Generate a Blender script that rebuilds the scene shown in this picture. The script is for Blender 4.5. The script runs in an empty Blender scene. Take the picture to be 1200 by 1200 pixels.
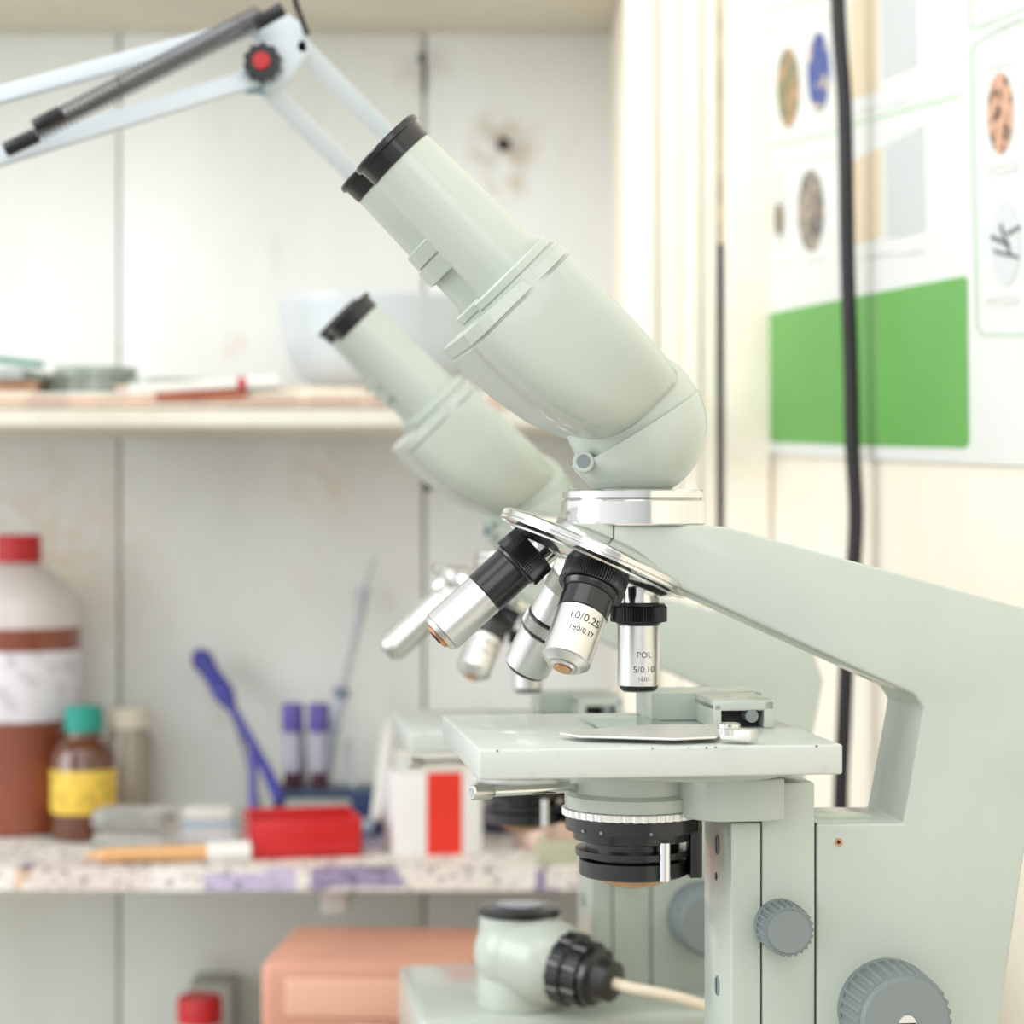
import bpy, bmesh, math, random
from mathutils import Vector, Matrix
random.seed(3)
F=2533.33; H=1.15
def lin(c):
    c=c/255.0
    return c/12.92 if c<=0.04045 else ((c+0.055)/1.055)**2.4
_m={}
def mat(name,col,rough=0.5,metal=0.0,noise=0.0,nscale=30.0,coat=0.0,trans=0.0,alpha=1.0,col2=None,bump=0.0,ior=1.45,lo=0.36,hi=0.61):
    if name in _m: return _m[name]
    m=bpy.data.materials.new(name); m.use_nodes=True
    nt=m.node_tree; p=nt.nodes['Principled BSDF']
    c=(lin(col[0]),lin(col[1]),lin(col[2]),1)
    p.inputs['Base Color'].default_value=c
    p.inputs['Roughness'].default_value=rough
    p.inputs['Metallic'].default_value=metal
    p.inputs['Coat Weight'].default_value=coat
    p.inputs['Transmission Weight'].default_value=trans
    p.inputs['Alpha'].default_value=alpha
    p.inputs['IOR'].default_value=ior
    if noise>0:
        tc=nt.nodes.new('ShaderNodeTexCoord'); n=nt.nodes.new('ShaderNodeTexNoise')
        n.inputs['Scale'].default_value=nscale; n.inputs['Detail'].default_value=6
        nt.links.new(tc.outputs['Object'],n.inputs['Vector'])
        r=nt.nodes.new('ShaderNodeValToRGB')
        if col2: d=(lin(col2[0]),lin(col2[1]),lin(col2[2]),1)
        else: d=tuple(x*(1-noise) for x in c[:3])+(1,)
        r.color_ramp.elements[0].color=d; r.color_ramp.elements[0].position=lo
        r.color_ramp.elements[1].color=c; r.color_ramp.elements[1].position=hi
        nt.links.new(n.outputs['Fac'],r.inputs['Fac']); nt.links.new(r.outputs['Color'],p.inputs['Base Color'])
    _m[name]=m
    return m

class B:
    def __init__(s,name,origin=(0,0,0),rotz=0.0,parent=None):
        s.name=name; s.o=Vector(origin); s.rz=rotz; s.parent=parent; s.bm=bmesh.new(); s.mats=[]
    def _add(s,bm,m,sharp=32):
        bmesh.ops.recalc_face_normals(bm,faces=bm.faces)
        if m not in s.mats: s.mats.append(m)
        i=s.mats.index(m)
        for f in bm.faces: f.smooth=True; f.material_index=i
        for e in bm.edges:
            if len(e.link_faces)==2 and e.calc_face_angle(0)>math.radians(sharp): e.smooth=False
        t=bpy.data.meshes.new('t'); bm.to_mesh(t); s.bm.from_mesh(t); bpy.data.meshes.remove(t); bm.free()
    def lathe(s,p,d,prof,m,n=48,rib=0.0,ribw=1):
        p=Vector(p); d=Vector(d).normalized(); u=d.orthogonal().normalized(); w=d.cross(u)
        bm=bmesh.new(); rings=[]
        for (t,r) in prof:
            ring=[]
            for i in range(n):
                a=2*math.pi*i/n
                rr=r*(1-rib*((i//ribw)%2)) if rib else r
                ring.append(bm.verts.new(p+d*t+(u*math.cos(a)+w*math.sin(a))*max(rr,1e-5)))
            rings.append(ring)
        for a,b in zip(rings[:-1],rings[1:]):
            for i in range(n): bm.faces.new((a[i],a[(i+1)%n],b[(i+1)%n],b[i]))
        bm.faces.new(rings[0]); bm.faces.new(rings[-1])
        s._add(bm,m)
    def prism(s,pts,ext,m,bevel=0.0,seg=3):
        bm=bmesh.new(); ext=Vector(ext)
        a=[bm.verts.new(Vector(q)) for q in pts]; b=[bm.verts.new(Vector(q)+ext) for q in pts]
        n=len(pts)
        bm.faces.new(a); bm.faces.new(b)
        for i in range(n): bm.faces.new((a[i],a[(i+1)%n],b[(i+1)%n],b[i]))
        if bevel>0:
            bmesh.ops.recalc_face_normals(bm,faces=bm.faces)
            es=[e for e in bm.edges if e.calc_face_angle(0)>math.radians(15)]
            bmesh.ops.bevel(bm,geom=es,offset=bevel,segments=seg,profile=0.5,affect='EDGES',clamp_overlap=True)
        s._add(bm,m)
    def box(s,lo,hi,m,bevel=0.0,rz=0.0,piv=None):
        (x0,y0,z0),(x1,y1,z1)=lo,hi
        pts=[Vector((x0,y0,z0)),Vector((x1,y0,z0)),Vector((x1,y1,z0)),Vector((x0,y1,z0))]
        if rz:
            c=Vector(piv) if piv else Vector(((x0+x1)/2,(y0+y1)/2,0))
            R=Matrix.Rotation(rz,3,'Z'); c.z=0
            pts=[R@(q-c)+c for q in pts]
        s.prism(pts,(0,0,z1-z0),m,bevel)
    def bar(s,p,q,w,h,m,up=(0,0,1),bevel=0.0):
        p=Vector(p);q=Vector(q);d=(q-p).normalized(); up=Vector(up)
        a=d.cross(up).normalized(); b=a.cross(d).normalized()
        s.prism([p+a*w/2+b*h/2,p-a*w/2+b*h/2,p-a*w/2-b*h/2,p+a*w/2-b*h/2],q-p,m,bevel)
    def sphere(s,c,r,m,cuts=(),scale=(1,1,1)):
        bm=bmesh.new(); bmesh.ops.create_uvsphere(bm,u_segments=64,v_segments=40,radius=r)
        for v in bm.verts: v.co=Vector((v.co.x*scale[0],v.co.y*scale[1],v.co.z*scale[2]))+Vector(c)
        for (pt,no) in cuts:
            g=bmesh.ops.bisect_plane(bm,geom=bm.verts[:]+bm.edges[:]+bm.faces[:],plane_co=Vector(pt),plane_no=Vector(no),clear_outer=True)
            es=[e for e in g['geom_cut'] if isinstance(e,bmesh.types.BMEdge)]
            bmesh.ops.edgeloop_fill(bm,edges=es)
        s._add(bm,m)
    def loft(s,secs,m,n=64):
        bm=bmesh.new(); rings=[]
        for (c,A,V,e) in secs:
            ring=[]
            for i in range(n):
                t=2*math.pi*i/n; ct,st=math.cos(t),math.sin(t)
                x=math.copysign(abs(ct)**(2/e),ct); y=math.copysign(abs(st)**(2/e),st)
                ring.append(bm.verts.new(Vector(c)+Vector(A)*x+Vector(V)*y))
            rings.append(ring)
        for a,b in zip(rings[:-1],rings[1:]):
            for i in range(n): bm.faces.new((a[i],a[(i+1)%n],b[(i+1)%n],b[i]))
        bm.faces.new(rings[0]); bm.faces.new(rings[-1])
        s._add(bm,m,38)
    def tube(s,pts,r,m,n=12,sub=8,radii=None):
        P=[Vector(p) for p in pts]; Q=[];RR=[]
        if sub>1 and len(P)>2:
            for i in range(len(P)-1):
                p0=P[max(i-1,0)];p1=P[i];p2=P[i+1];p3=P[min(i+2,len(P)-1)]
                for k in range(sub):
                    t=k/sub
                    Q.append(0.5*((2*p1)+(p2-p0)*t+(2*p0-5*p1+4*p2-p3)*t*t+(3*p1-p0-3*p2+p3)*t**3))
                    RR.append((radii[i]*(1-t)+radii[i+1]*t) if radii else r)
            Q.append(P[-1]); RR.append(radii[-1] if radii else r)
        else: Q=P; RR=radii or [r]*len(P)
        bm=bmesh.new(); rings=[]; prev=None
        for i,q in enumerate(Q):
            d=(Q[min(i+1,len(Q)-1)]-Q[max(i-1,0)]).normalized()
            if prev is None: u=d.orthogonal().normalized()
            else: u=(prev-d*prev.dot(d)).normalized()
            prev=u; w=d.cross(u)
            rings.append([bm.verts.new(q+(u*math.cos(2*math.pi*k/n)+w*math.sin(2*math.pi*k/n))*RR[i]) for k in range(n)])
        for a,b in zip(rings[:-1],rings[1:]):
            for i in range(n): bm.faces.new((a[i],a[(i+1)%n],b[(i+1)%n],b[i]))
        bm.faces.new(rings[0]); bm.faces.new(rings[-1])
        s._add(bm,m,60)
    def text(s,txt,size,p,d,f,R,t,m):
        cu=bpy.data.curves.new('tx','FONT'); cu.body=txt; cu.size=size; cu.align_x='CENTER'; cu.resolution_u=2
        ob=bpy.data.objects.new('tx',cu); bpy.context.scene.collection.objects.link(ob)
        dg=bpy.context.evaluated_depsgraph_get(); dg.update()
        me=bpy.data.meshes.new_from_object(ob.evaluated_get(dg))
        bm=bmesh.new(); bm.from_mesh(me)
        p=Vector(p); d=Vector(d).normalized(); f=Vector(f); f=(f-d*f.dot(d)).normalized(); r=(-d).cross(f)
        for v in bm.verts:
            a=v.co.x/R; v.co=p+d*(t-v.co.y)+(f*math.cos(a)+r*math.sin(a))*(R+0.00006)
        bpy.data.objects.remove(ob); bpy.data.meshes.remove(me)
        s._add(bm,m)
    def done(s):
        me=bpy.data.meshes.new(s.name); s.bm.to_mesh(me); s.bm.free()
        for m in s.mats: me.materials.append(m)
        ob=bpy.data.objects.new(s.name,me); bpy.context.scene.collection.objects.link(ob)
        ob.location=s.o; ob.rotation_euler=(0,0,s.rz)
        if s.parent: ob.parent=s.parent
        return ob

def W(px,py,d): return Vector(((px-600)/F*d,d,H+(600-py)/F*d))

# ---------------- materials
PAINT=mat('enamel_grey_green',(180,189,179),0.3,noise=0.05,nscale=25,coat=0.3)
PAINT2=mat('enamel_grey_green_stage',(190,196,189),0.35,noise=0.08,nscale=120,coat=0.15,lo=0.30,hi=0.42)
CHROME=mat('chrome',(225,225,222),0.12,1.0)
SATIN=mat('satin_steel',(212,212,208),0.3,1.0)
CLIP=mat('brushed_steel',(225,225,222),0.42,0.85)
BLACK=mat('black_enamel',(20,21,23),0.28,coat=0.3)
BRASS=mat('brass',(205,160,120),0.25,1.0)
KNOB=mat('grey_knob_plastic',(122,131,131),0.45)
DARK=mat('dark_gap',(48,48,46),0.8)
CHIP=mat('paint_chip',(110,108,100),0.6)
GLASS=mat('glass',(235,245,240),0.02,trans=1.0,ior=1.3)
INK=mat('engraving',(55,55,55),0.6)
LENS=mat('lens_glass',(60,65,90),0.05,coat=1.0)

# ---------------- microscope
TH=math.radians(7.5); cs,sn=math.cos(TH),math.sin(TH)
def SL(px,py,v):
    a=(px-600)/F; t=(v+0.8*cs)/(cs-a*sn)
    return Vector((t*a*cs+(t-0.8)*sn, v, t*(600-py)/F+0.275))
def Zr(r): return r+0.275
def seg(b,p,d,t,L,r0,r1,m,rib=0,n=48,c=0.0003):
    b.lathe(Vector(p)+Vector(d)*t,d,[(0,r0-c),(c,r0),(L-c,r1),(L,r1-c)],m,n=144 if rib else n,rib=rib,ribw=1)
    return t+L

def microscope(loc,first=True):
    root=bpy.data.objects.new('microscope',None); bpy.context.scene.collection.objects.link(root)
    root.location=loc; root.rotation_euler=(0,0,TH)
    N=lambda n:B(n,parent=root)
    v0=-0.0225; W2=0.045
    b=N('arm')
    poly=[(720,614),(850,617),(1215,716),(1240,790),(1203,985),(1155,1310),(957,1310),(957,965),(1058,965),(1083,830),(1072,814),(800,690),(720,650)]
    b.prism([SL(x,y,v0) for x,y in poly],(0,W2,0),PAINT,0.0012)
    poly=[(655,613),(718.8,613),(718.8,650),(645,618)]
    b.prism([SL(x,y,v0+0.0005) for x,y in poly],(0,W2-0.001,0),PAINT,0.0006)
    b.lathe(SL(983,987,v0-0.0003),(0,1,0),[(0,0.0015),(0.001,0.0017)],BRASS,16)
    b.lathe(SL(983,987,v0-0.0005),(0,1,0),[(0,0.0007),(0.001,0.0007)],DARK,12)
    b.done()
    b=N('focus_column')
    z0=0.05
    a=SL(857,965,v0); c=SL(891.5,965,v0)
    b.box((a.x,-0.0225,z0),(c.x,0.0225,a.z),PAINT,0.0006)
    b.box((a.x+0.001,-0.0215,z0),(c.x+0.003,0.0215,a.z-0.001),DARK)
    a=SL(893.3,918,v0); c=SL(955,918,v0)
    b.box((a.x,-0.0225,z0),(c.x,0.0225,a.z),PAINT,0.0008)
    b.box((a.x+0.001,-0.0215,z0),(c.x+0.003,0.0215,SL(955,966,v0).z),DARK)
    xl=SL(857,965,v0).x
    for py in (990,1155,1028):
        q=SL(838,py,0)
        if py==1028:
            b.lathe((xl-0.0002,0.002,q.z),(1,0,0),[(0,0.0016),(0.0004,0.0016)],DARK,16); continue
        b.lathe((xl-0.0004,0.0,q.z),(1,0,0),[(0,0.0036),(0.0006,0.004)],KNOB,24)
        b.box((xl-0.0006,-0.0005,q.z-0.003),(xl-0.0003,0.0005,q.z+0.003),DARK)
    b.done()
    b=N('foot')
    b.box((-0.016,-0.066,0),(0.22,0.066,0.053),PAINT,0.005)
    b.done()
    b=N('focus_knobs')
    for sgn in (-1,1):
        p=SL(928,1094,-0.04); p.y=sgn*0.022
        b.lathe(p,(0,sgn,0),[(0,0.0095),(0.004,0.0095)],KNOB,96,rib=0)
        b.lathe(p,(0,sgn,0),[(0.0035,0.0088),(0.004,0.0097),(0.014,0.0094)],KNOB,96,rib=0.08,ribw=2)
        b.lathe(p,(0,sgn,0),[(0.014,0.0080),(0.0155,0.0076)],KNOB,48)
        p=SL(1066,1202,-0.05); p.y=sgn*0.022
        b.lathe(p,(0,sgn,0),[(0,0.0185),(0.004,0.0185)],KNOB,96)
        b.lathe(p,(0,sgn,0),[(0.004,0.0187),(0.022,0.0177)],KNOB,120,rib=0.05,ribw=2)
        b.lathe(p,(0,sgn,0),[(0.022,0.0164),(0.0245,0.0155)],KNOB,64)
        b.lathe(p,(0,sgn,0),[(0.0243,0.0038),(0.0258,0.0032)],CHROME,32)
        b.box((p.x-0.003,-0.0479 if sgn<0 else 0.0475,p.z-0.0004),(p.x+0.003,-0.0475 if sgn<0 else 0.0479,p.z+0.0004),DARK)
    b.done()
    ax=0.0455
    b=N('head_mount_ring')
    zt=Zr((600-612)/F*0.8)
    b.lathe((ax,0,zt-0.001),(0,0,1),[(0,0.0262),(0.0006,0.0268),(0.0088,0.0268),(0.0092,0.026),(0.0094,0.0252),(0.0100,0.0262),(0.0125,0.0262),(0.0131,0.0255)],CHROME,96)
    b.done()
    b=N('head_dome')
    c=SL(742,499,0); r=0.0275
    pl=SL(742,503,0)
    dn=(SL(800,468,0)-SL(670,550,0)).normalized(); nrm=Vector((-dn.z,0,dn.x))
    if nrm.z<0: nrm=-nrm
    b.sphere(c,r,PAINT,cuts=[(pl,nrm),((0,0,zt+0.0118),(0,0,-1))])
    c2=SL(742.5,490,0)
    b.sphere(c2,0.0257,PAINT,cuts=[((0,0,zt+0.016),(0,0,-1))])
    q=SL(684,541,-0.0145)
    b.lathe(q,(-0.35,-1,0.1),[(-0.003,0.0040),(0.0006,0.0040),(0.0010,0.0036)],PAINT,24)
    b.lathe(q,(-0.35,-1,0.1),[(0.0009,0.0026),(0.0013,0.0024)],KNOB,20)
    b.done()
    b=N('prism_housing')
    defs=[((546,388),(652,288),0.048,6,1),((543,393),(657,285),0.0505,6.5,1),((552,405),(665,293),0.0508,6.5,1),((553,406),(666,294),0.0508,6.5,0.978),((554.5,407.5),(667.5,295.5),0.0508,6.5,0.978),((555.5,408.5),(668.5,296.5),0.0508,6.5,1),((570,424),(681,309),0.0508,6.5,1),((605,456),(712,340),0.050,6,1),((644,486),(748,374),0.0475,5,1),((676,505),(776,403),0.042,4,1),((698,515),(793,421),0.036,3.2,1),((712,518),(801,431),0.030,2.7,1),((718,521),(803,437),0.027,2.4,1)]
    secs=[]
    for L,R,hv,e,sc in defs:
        vt=-0.75*hv
        l=SL(L[0],L[1],vt); rr=SL(R[0],R[1],vt); m=(l+rr)/2; A=(l-rr)/2
        secs.append((Vector((m.x,0,m.z)),A*sc,Vector((0,hv*sc,0)),e))
    b.loft(secs,PAINT,128)
    b.done()
    for k,v in enumerate((-0.032,0.032)):
        b=N('eyepiece_tube_%d'%(k+1))
        p0=SL(450,166,-0.032) ; p1=SL(606,326,-0.032)
        p0.y=p1.y=v
        d=(p1-p0).normalized()
        if k==1: p0=p0-d*0.0028+Vector((0.0,0,0.001))
        L=(p1-p0).length
        b.lathe(p0,d,[(0.0,0.011),(0.0,0.0138),(0.0006,0.0144),(0.0022,0.0144),(0.0028,0.0134),(0.0085,0.0131),(0.0087,0.0125)],BLACK,72)
        b.lathe(p0+d*0.0002,-d,[(0,0.0105),(0.0004,0.010)],LENS,48)
        b.lathe(p0,d,[(0.0086,0.0124),(0.009,0.0127),(L-0.006,0.0141),(L-0.006,0.0150),(L+0.004,0.0152),(L+0.01,0.0152)],PAINT,72)
        b.lathe(p0,d,[(L-0.0043,0.0170),(L-0.0036,0.0178),(L-0.001,0.0178),(L-0.0007,0.0173),(L-0.0003,0.0173),(L,0.0186),(L+0.004,0.0188),(L+0.012,0.0188)],PAINT,72)
        if k==1:
            b.lathe(p0,d,[(0.0365,0.0134),(0.037,0.0148),(0.043,0.0150),(0.0433,0.0142),(0.0438,0.0142),(0.0441,0.0158),(0.051,0.0160),(0.0515,0.0145)],PAINT,72)
        b.done()
    b=N('revolving_nosepiece')
    tilt=math.radians(24)
    a=Vector((-math.sin(tilt),0,-math.cos(tilt))); e1=Vector((math.cos(tilt),0,-math.sin(tilt))); e2=Vector((0,-1,0))
    cd=SL(696,650,0)
    b.lathe(cd-a*0.003,a,[(-0.004,0.024),(-0.001,0.031),(0.0,0.0365),(0.0008,0.0378),(0.0024,0.0378),(0.0027,0.0373),(0.0030,0.0378),(0.0040,0.0378),(0.0048,0.0362),(0.0052,0.0330),(0.0058,0.0327),(0.0078,0.0285),(0.0095,0.0120),(0.0099,0.006)],CHROME,120)
    b.lathe(cd+a*0.006,a,[(0,0.006),(0.0026,0.006),(0.0034,0.004)],SATIN,32)
    b.done()
    rr=0.0185
    def obj(phi,segs,name,txt=None):
        u=e1*math.cos(phi)+e2*math.sin(phi)
        d=(a*math.cos(tilt)+u*math.sin(tilt)).normalized()
        p=cd+u*rr
        b=N(name); t=0.0
        for s_ in segs:
            L,r0,r1,m=s_[:4]; rib=s_[4] if len(s_)>4 else 0
            t=seg(b,p,d,t,L,r0,r1,m,rib)
        if txt:
            for (s,size,R,tt,th) in txt: b.text(s,size,p,d,Vector((th,-1,0)),R,tt,INK)
        b.done()
    obj(0,[(0.0105,0.0078,0.0078,CHROME),(0.0012,0.0098,0.0102,BLACK),(0.0058,0.0106,0.0106,BLACK,0.05),(0.001,0.0085,0.0082,BLACK),(0.0228,0.0079,0.0079,SATIN),(0.0014,0.0073,0.0070,BLACK),(0.0008,0.0066,0.006,SATIN)],'objective_low_power',
        [('5/0.10',0.0034,0.0079,0.0360,0.08),('160/-',0.0024,0.0079,0.0392,0.08),('POL',0.0032,0.0079,0.0305,0.08)])
    hp=[(0.008,0.0085,0.0085,CHROME),(0.0085,0.0103,0.0106,BLACK,0.05),(0.0015,0.0092,0.0088,BLACK),(0.0145,0.0086,0.0086,BLACK),(0.021,0.0084,0.0084,SATIN),(0.002,0.0080,0.0072,SATIN),(0.0012,0.0055,0.005,BRASS),(0.0006,0.003,0.0028,LENS)]
    if not first: hp=[(0.008,0.0085,0.0085,CHROME),(0.006,0.0100,0.0100,CHROME,0.05),(0.018,0.0084,0.0084,SATIN),(0.019,0.0084,0.0080,SATIN),(0.003,0.0075,0.0065,SATIN),(0.0012,0.0050,0.0045,KNOB)]
    obj(math.pi,hp,'objective_high_power')
    obj(math.pi/2,[(0.0060,0.0095,0.0095,CHROME),(0.0085,0.0122,0.0122,BLACK,0.05),(0.0025,0.0105,0.0098,BLACK),(0.0080,0.0094,0.0094,BLACK),(0.0190,0.0092,0.0090,SATIN),(0.0024,0.0088,0.0066,SATIN),(0.0010,0.0050,0.0045,SATIN),(0.0005,0.0034,0.003,BRASS)],'objective_medium_power',
        [('10/0.25',0.0043,0.0092,0.0312,0.02),('180/0.17',0.0029,0.0092,0.0357,0.02)])
    if first:
        obj(-math.pi/2,[(0.010,0.0090,0.0090,CHROME),(0.007,0.0098,0.0098,SATIN,0.05),(0.013,0.0088,0.0090,SATIN),(0.0012,0.0097,0.0097,BLACK),(0.0045,0.0100,0.0100,SATIN,0.05),(0.0012,0.0097,0.0097,BLACK),(0.016,0.0095,0.0092,SATIN),(0.0016,0.0085,0.0080,BLACK)],'objective_immersion')
    b=N('stage')
    zs=Zr(-0.080); T=0.0104
    b.box((-0.0205,-0.07,zs-T),(0.1057,0.055,zs),PAINT2,0.0009)
    rnd=random.Random(5)
    for i in range(6):
        x=rnd.uniform(-0.018,0.103); w_=rnd.uniform(0.0003,0.0009)
        b.box((x,-0.07012,zs-0.0006-rnd.uniform(0,0.0003)),(x+w_,-0.0697,zs-0.0002),CHIP)
    b.box((0.056,0.020,zs),(0.100,0.050,zs+0.0105),PAINT,0.0008)
    b.box((0.0735,-0.012,zs),(0.0765,0.022,zs+0.009),PAINT,0.0005)
    b.box((0.0735,-0.012,zs+0.0065),(0.0965,0.022,zs+0.0105),PAINT,0.0006)
    b.box((0.0925,-0.012,zs),(0.0965,0.022,zs+0.0102),PAINT,0.0005)
    b.box((0.077,-0.004,zs),(0.092,0.0,zs+0.0065),DARK)
    b.lathe((0.088,-0.012,zs+0.0045),(0,1,0),[(0,0.0024),(0.01,0.0024)],KNOB,20)
    b.done()
    b=N('stage_clip')
    def onst(px,py,off=0.0):
        z=-0.080+off; t=z*F/(600-py); p=Vector(((px-600)/F*t,t-0.8,0))
        return Vector((p.x*cs+p.y*sn,-p.x*sn+p.y*cs,Zr(z)))
    cl=[(655,861),(690,857),(760,852),(825,852),(846,848),(853,856),(840,866),(790,868),(720,866),(680,865)]
    b.prism([onst(x,y,0.0016) for x,y in cl],(0,0,0.0009),CLIP,0.0003)
    b.bar(onst(848,860,0.003),onst(884,862,0.003),0.008,0.004,CLIP,bevel=0.0008)
    q=onst(854,862,0.0); b.lathe(q,(0,0,1),[(0,0.0042),(0.0042,0.0042),(0.0046,0.0036)],CHROME,32)
    q=onst(852,862,0.004); b.lathe(q,(0,0,1),[(0,0.0022),(0.0022,0.0022)],SATIN,24)
    b.done()
    b=N('glass_slide')
    a_=onst(700,848)
    b.box((a_.x-0.004,-0.012,zs+0.0001),(a_.x+0.024,0.030,zs+0.0011),GLASS,0.0)
    b.done()
    b=N('condenser')
    zb=zs-T
    b.lathe((0.066,0,zb+0.0002),(0,0,-1),[(0,0.0435),(0.0046,0.0435),(0.0056,0.042)],PAINT,96)
    b.lathe((ax,0,zb-0.004),(0,0,-1),[(0,0.0235),(0.009,0.0235),(0.0105,0.0255),(0.0150,0.0255)],PAINT,96)
    z=Zr(-0.1095)
    b.lathe((ax,0,z),(0,0,-1),[(0,0.0258),(0.0004,0.0265),(0.0028,0.0265),(0.0032,0.0255)],CLIP,192,rib=0.025,ribw=2)
    z=Zr(-0.1127)
    b.lathe((ax,0,z),(0,0,-1),[(0,0.0252),(0.005,0.0252),(0.0055,0.0225),(0.0085,0.0222),(0.009,0.0205),(0.0095,0.0175),(0.0118,0.0175),(0.0122,0.0215),(0.0145,0.0215),(0.0150,0.0165),(0.0175,0.0165)],BLACK,96)
    b.lathe((ax,0,Zr(-0.1285)),(0,0,-1),[(0,0.0195),(0.0004,0.0202),(0.0058,0.0202),(0.0064,0.0195)],BLACK,96)
    b.lathe((ax,0,Zr(-0.1349)),(0,0,-1),[(0,0.0145),(0.0015,0.0135),(0.0035,0.0095),(0.0050,0.0035)],BRASS,48)
    q=SL(808,965,-0.008); b.box((q.x-0.0005,-0.012,Zr(-0.135)),(q.x+0.004,-0.004,Zr(-0.113)),BLACK,0.0004)
    q=SL(778,990,-0.019); b.lathe((q.x,-0.0205,q.z+0.001),(0,0,-1),[(0,0.0022),(0.014,0.0022)],CHROME,20)
    for pp in (690,708,762):
        q=SL(pp,975,-0.024); b.lathe((q.x,-math.sqrt(max(0.0252**2-(q.x-ax)**2,0))+0.0005,Zr(-0.1165)),(q.x-ax,-0.02,0),[(0,0.0006),(0.001,0.0006)],KNOB,12)
    p=SL(655,924,-0.01); q=SL(552,929,-0.03)
    b.lathe(p,(q-p),[(-0.008,0.0018),((q-p).length,0.0018)],CHROME,20)
    d=(q-p).normalized()
    b.lathe(q,-d,[(0,0.0022),(0.0005,0.0027),(0.008,0.0027),(0.0095,0.002)],SATIN,24)
    b.done()
    b=N('condenser_bracket')
    xr=SL(917,940,-0.03).x
    zc=Zr(-0.1115)
    pts=[Vector((xr,0.0335,zc))]
    for i in range(17):
        t=math.pi/2+math.pi*i/16
        pts.append(Vector((0.074+0.0335*math.cos(t)*0.55,0.0335*math.sin(t),zc)))
    pts.append(Vector((xr,-0.0335,zc)))
    b.prism(pts,(0,0,0.0155),PAINT,0.001)
    b.done()
    return root

BZ=H-0.275
D2=0.0285
microscope((0,0.8,BZ))
microscope((-0.0387,1.135,BZ-D2),False)

# ---------------- room
def wallmat(name,base,dirt,stain=None,specks=0.35):
    m=bpy.data.materials.new(name); m.use_nodes=True; nt=m.node_tree; p=nt.nodes['Principled BSDF']; p.inputs['Roughness'].default_value=0.5
    tc=nt.nodes.new('ShaderNodeTexCoord'); mp=nt.nodes.new('ShaderNodeMapping'); mp.inputs['Scale'].default_value=(3,3,1.2)
    nt.links.new(tc.outputs['Object'],mp.inputs['Vector'])
    n=nt.nodes.new('ShaderNodeTexNoise'); n.inputs['Scale'].default_value=2.5; n.inputs['Detail'].default_value=6; n.inputs['Roughness'].default_value=0.55
    nt.links.new(mp.outputs['Vector'],n.inputs['Vector'])
    r=nt.nodes.new('ShaderNodeValToRGB'); r.color_ramp.elements[0].position=0.33; r.color_ramp.elements[1].position=0.6
    r.color_ramp.elements[0].color=tuple(lin(x) for x in dirt)+(1,); r.color_ramp.elements[1].color=tuple(lin(x) for x in base)+(1,)
    nt.links.new(n.outputs['Fac'],r.inputs['Fac']); out=r.outputs['Color']
    ns=nt.nodes.new('ShaderNodeTexNoise'); ns.inputs['Scale'].default_value=22; ns.inputs['Detail'].default_value=5; nt.links.new(tc.outputs['Object'],ns.inputs['Vector'])
    mr=nt.nodes.new('ShaderNodeMapRange'); mr.inputs['From Min'].default_value=0.62; mr.inputs['From Max'].default_value=0.74; mr.inputs['To Min'].default_value=0; mr.inputs['To Max'].default_value=specks
    nt.links.new(ns.outputs['Fac'],mr.inputs['Value'])
    mx=nt.nodes.new('ShaderNodeMix'); mx.data_type='RGBA'; nt.links.new(mr.outputs[0],mx.inputs['Factor']); nt.links.new(out,mx.inputs['A']); mx.inputs['B'].default_value=tuple(lin(x) for x in (196,182,154))+(1,)
    out=mx.outputs['Result']
    for (pos,rad,colr,amt) in (stain or []):
        v=nt.nodes.new('ShaderNodeVectorMath'); v.operation='DISTANCE'; v.inputs[1].default_value=pos
        nt.links.new(tc.outputs['Object'],v.inputs[0])
        mr=nt.nodes.new('ShaderNodeMapRange'); mr.inputs['From Min'].default_value=0; mr.inputs['From Max'].default_value=rad; mr.inputs['To Min'].default_value=1; mr.inputs['To Max'].default_value=0
        nt.links.new(v.outputs['Value'],mr.inputs['Value'])
        n2=nt.nodes.new('ShaderNodeTexNoise'); n2.inputs['Scale'].default_value=60; n2.inputs['Detail'].default_value=4
        nt.links.new(tc.outputs['Object'],n2.inputs['Vector'])
        n3=nt.nodes.new('ShaderNodeMapRange'); n3.inputs['From Min'].default_value=0.38; n3.inputs['From Max'].default_value=0.62; nt.links.new(n2.outputs['Fac'],n3.inputs['Value'])
        mu=nt.nodes.new('ShaderNodeMath'); mu.operation='MULTIPLY'; nt.links.new(mr.outputs[0],mu.inputs[0]); nt.links.new(n3.outputs[0],mu.inputs[1])
        m2=nt.nodes.new('ShaderNodeMath'); m2.operation='MULTIPLY'; m2.use_clamp=True; m2.inputs[1].default_value=amt; nt.links.new(mu.outputs[0],m2.inputs[0])
        mx=nt.nodes.new('ShaderNodeMix'); mx.data_type='RGBA'
        nt.links.new(m2.outputs[0],mx.inputs['Factor']); nt.links.new(out,mx.inputs['A']); mx.inputs['B'].default_value=tuple(lin(x) for x in colr)+(1,)
        out=mx.outputs['Result']
    nt.links.new(out,p.inputs['Base Color'])
    return m
nail=W(590,170,1.75)
WALLB=wallmat('painted_boards',(233,236,233),(221,223,218),[((nail.x,nail.y,nail.z),0.036,(170,148,112),1.0),((nail.x+0.004,nail.y,nail.z-0.03),0.022,(185,165,130),1.0),(tuple(W(380,560,1.75)),0.04,(210,195,170),0.7),(tuple(W(275,405,1.75)),0.014,(215,180,155),1.0),(tuple(W(497,80,1.75)),0.03,(175,172,160),0.6),(tuple(W(60,660,1.75)),0.12,(226,212,184),0.8)],specks=0.22)
WALLR=wallmat('painted_wall_cream',(247,241,226),(240,231,212),specks=0.12)
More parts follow.
